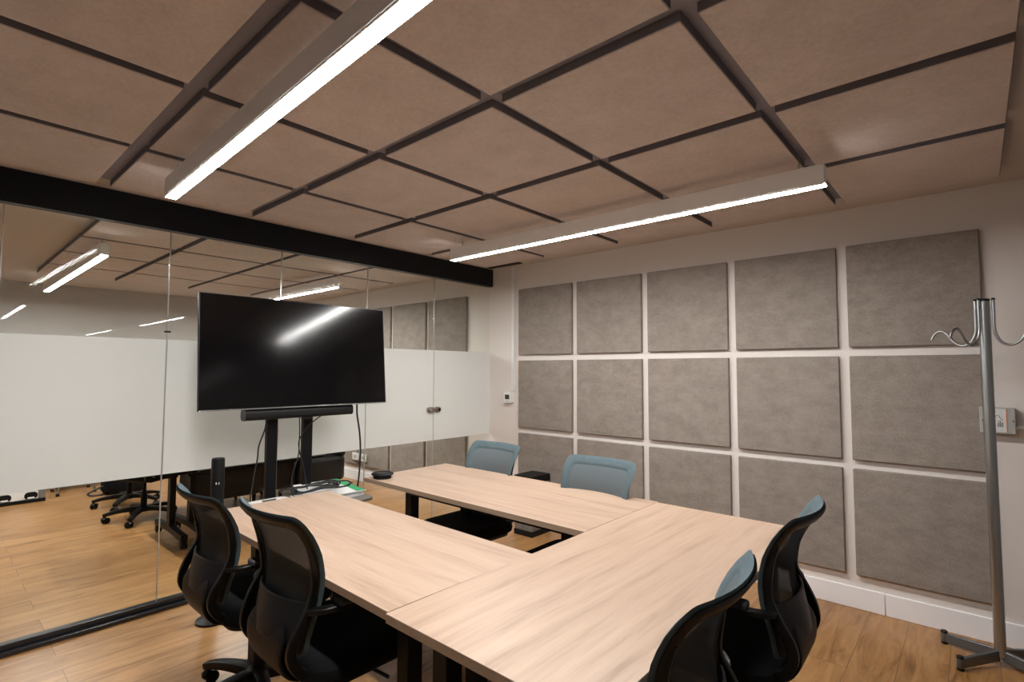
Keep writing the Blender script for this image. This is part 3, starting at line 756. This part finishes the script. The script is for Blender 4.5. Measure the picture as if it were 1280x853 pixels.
bg = thing('bag', 'black bag with a strap loop on the floor beyond the glass', 'bag', (-3.72, -2.12, 0))
bm = bmesh.new()
for ins, z in ((.03, 0), (0, .03), (0, .16), (.02, .24), (.06, .28)): pass
L_ = []
for ins, z in ((.03, 0), (0, .04), (.005, .16), (.03, .25), (.07, .285)):
    L_.append([bm.verts.new((x_, y_, z)) for x_, y_ in rrect(-.12 + ins * .6, -.20 + ins, .12 - ins * .6, .20 - ins, .05, 5)])
for a, b in zip(L_, L_[1:]):
    for i in range(len(a)): bm.faces.new((a[i], a[(i + 1) % len(a)], b[(i + 1) % len(a)], b[i]))
bm.faces.new(L_[0][::-1]); bm.faces.new(L_[-1]); ob('body', bm, 'seat', bg)
bm = bmesh.new(); sweep(bm, smooth_path([(.05, -.19, .10), (.06, -.27, .07), (.06, -.33, .035), (.06, -.29, .008), (.06, -.20, .008)], 6), .009, seg=8); ob('strap', bm, 'cable', bg)

cb = thing('white_cabinet', 'low white unit with black oval openings at the far left beyond the glass', 'cabinet', (-3.94, -3.10, 0))
B('plinth', (-.14, -.55, 0), (.14, .325, .035), 'black', cb, .003)
B('body', (-.13, -.54, .035), (.13, .265, .40), 'white', cb, .004)
B('end_panel', (-.13, .265, .035), (.13, .322, .40), 'grey_board', cb, .004)
for y in (-.19, .01, .21):
    bm = bmesh.new(); prism(bm, rrect(y - .052, .038, y + .052, .11, .034, 8), .125, .136, Matrix(((0, 0, 1, 0), (1, 0, 0, 0), (0, 1, 0, 0), (0, 0, 0, 1))))
    o_ = ob('oval_opening', bm, 'black', cb, .004)
    bm = bmesh.new(); prism(bm, rrect(y - .028, .044, y + .028, .060, .007, 5), .134, .14, Matrix(((0, 0, 1, 0), (1, 0, 0, 0), (0, 1, 0, 0), (0, 0, 0, 1)))); ob('light_strip', bm, 'paper', o_)

so = thing('stool', 'pale stool with splayed chrome legs and black feet by the far wall', 'stool', (-4.12, -2.50, 0))
bm = bmesh.new(); prism(bm, rrect(-.17, -.17, .17, .17, .05), .42, .45); ob('seat', bm, 'box', so, .01)
B('seat_pan', (-.10, -.13, .10), (-.09, .13, .42), 'box', so)
for a_, b_ in ((-1, -1), (-1, 1), (1, -1), (1, 1)):
    bm = bmesh.new(); sweep(bm, [Vector((a_ * .10, b_ * .10, .42)), Vector((a_ * .17, b_ * .16, .02))], .010, seg=10); lg = ob('leg', bm, 'chrome', so)
    bm = bmesh.new(); lathe(bm, [(.017, 0), (.017, .022), (.012, .03)], 12, Matrix.Translation((a_ * .17, b_ * .16, 0))); ob('rubber_foot', bm, 'plastic', lg)

sk = thing('wall_socket', 'white double socket low on the panel wall beyond the glass', 'socket', (-2.22, 0, .30))
for s in (-1, 1):
    bm = bmesh.new(); prism(bm, rrect(s * .085 - .07, -.045, s * .085 + .07, .045, .008), .03, .042, Matrix(((1, 0, 0, 0), (0, 0, -1, 0), (0, 1, 0, 0), (0, 0, 0, 1)))); pl = ob('plate', bm, 'white', sk, .003)
    bm = bmesh.new(); lathe(bm, [(.02, 0), (.02, .002)], 16, Matrix.Translation((s * .085, -.0415, 0)) @ Matrix.Rotation(PI / 2, 4, 'X')); ob('outlet', bm, 'box', pl)

# ------------------------------------------------------------------ world and view
w = bpy.data.worlds.new('world'); scn.world = w; w.use_nodes = True
w.node_tree.nodes['Background'].inputs[0].default_value = (.02, .02, .02, 1)
vs = scn.view_settings; vs.view_transform = 'Standard'; vs.look = 'None'; vs.exposure = 0.; vs.gamma = 1.; vs.use_curve_mapping = False
scn.cycles.max_bounces = 10; scn.cycles.diffuse_bounces = 6; scn.cycles.transparent_max_bounces = 24; scn.cycles.transmission_bounces = 8
scn.cycles.use_denoising = True; scn.cycles.sample_clamp_indirect = 6.
scn.cycles.caustics_reflective = False; scn.cycles.caustics_refractive = False
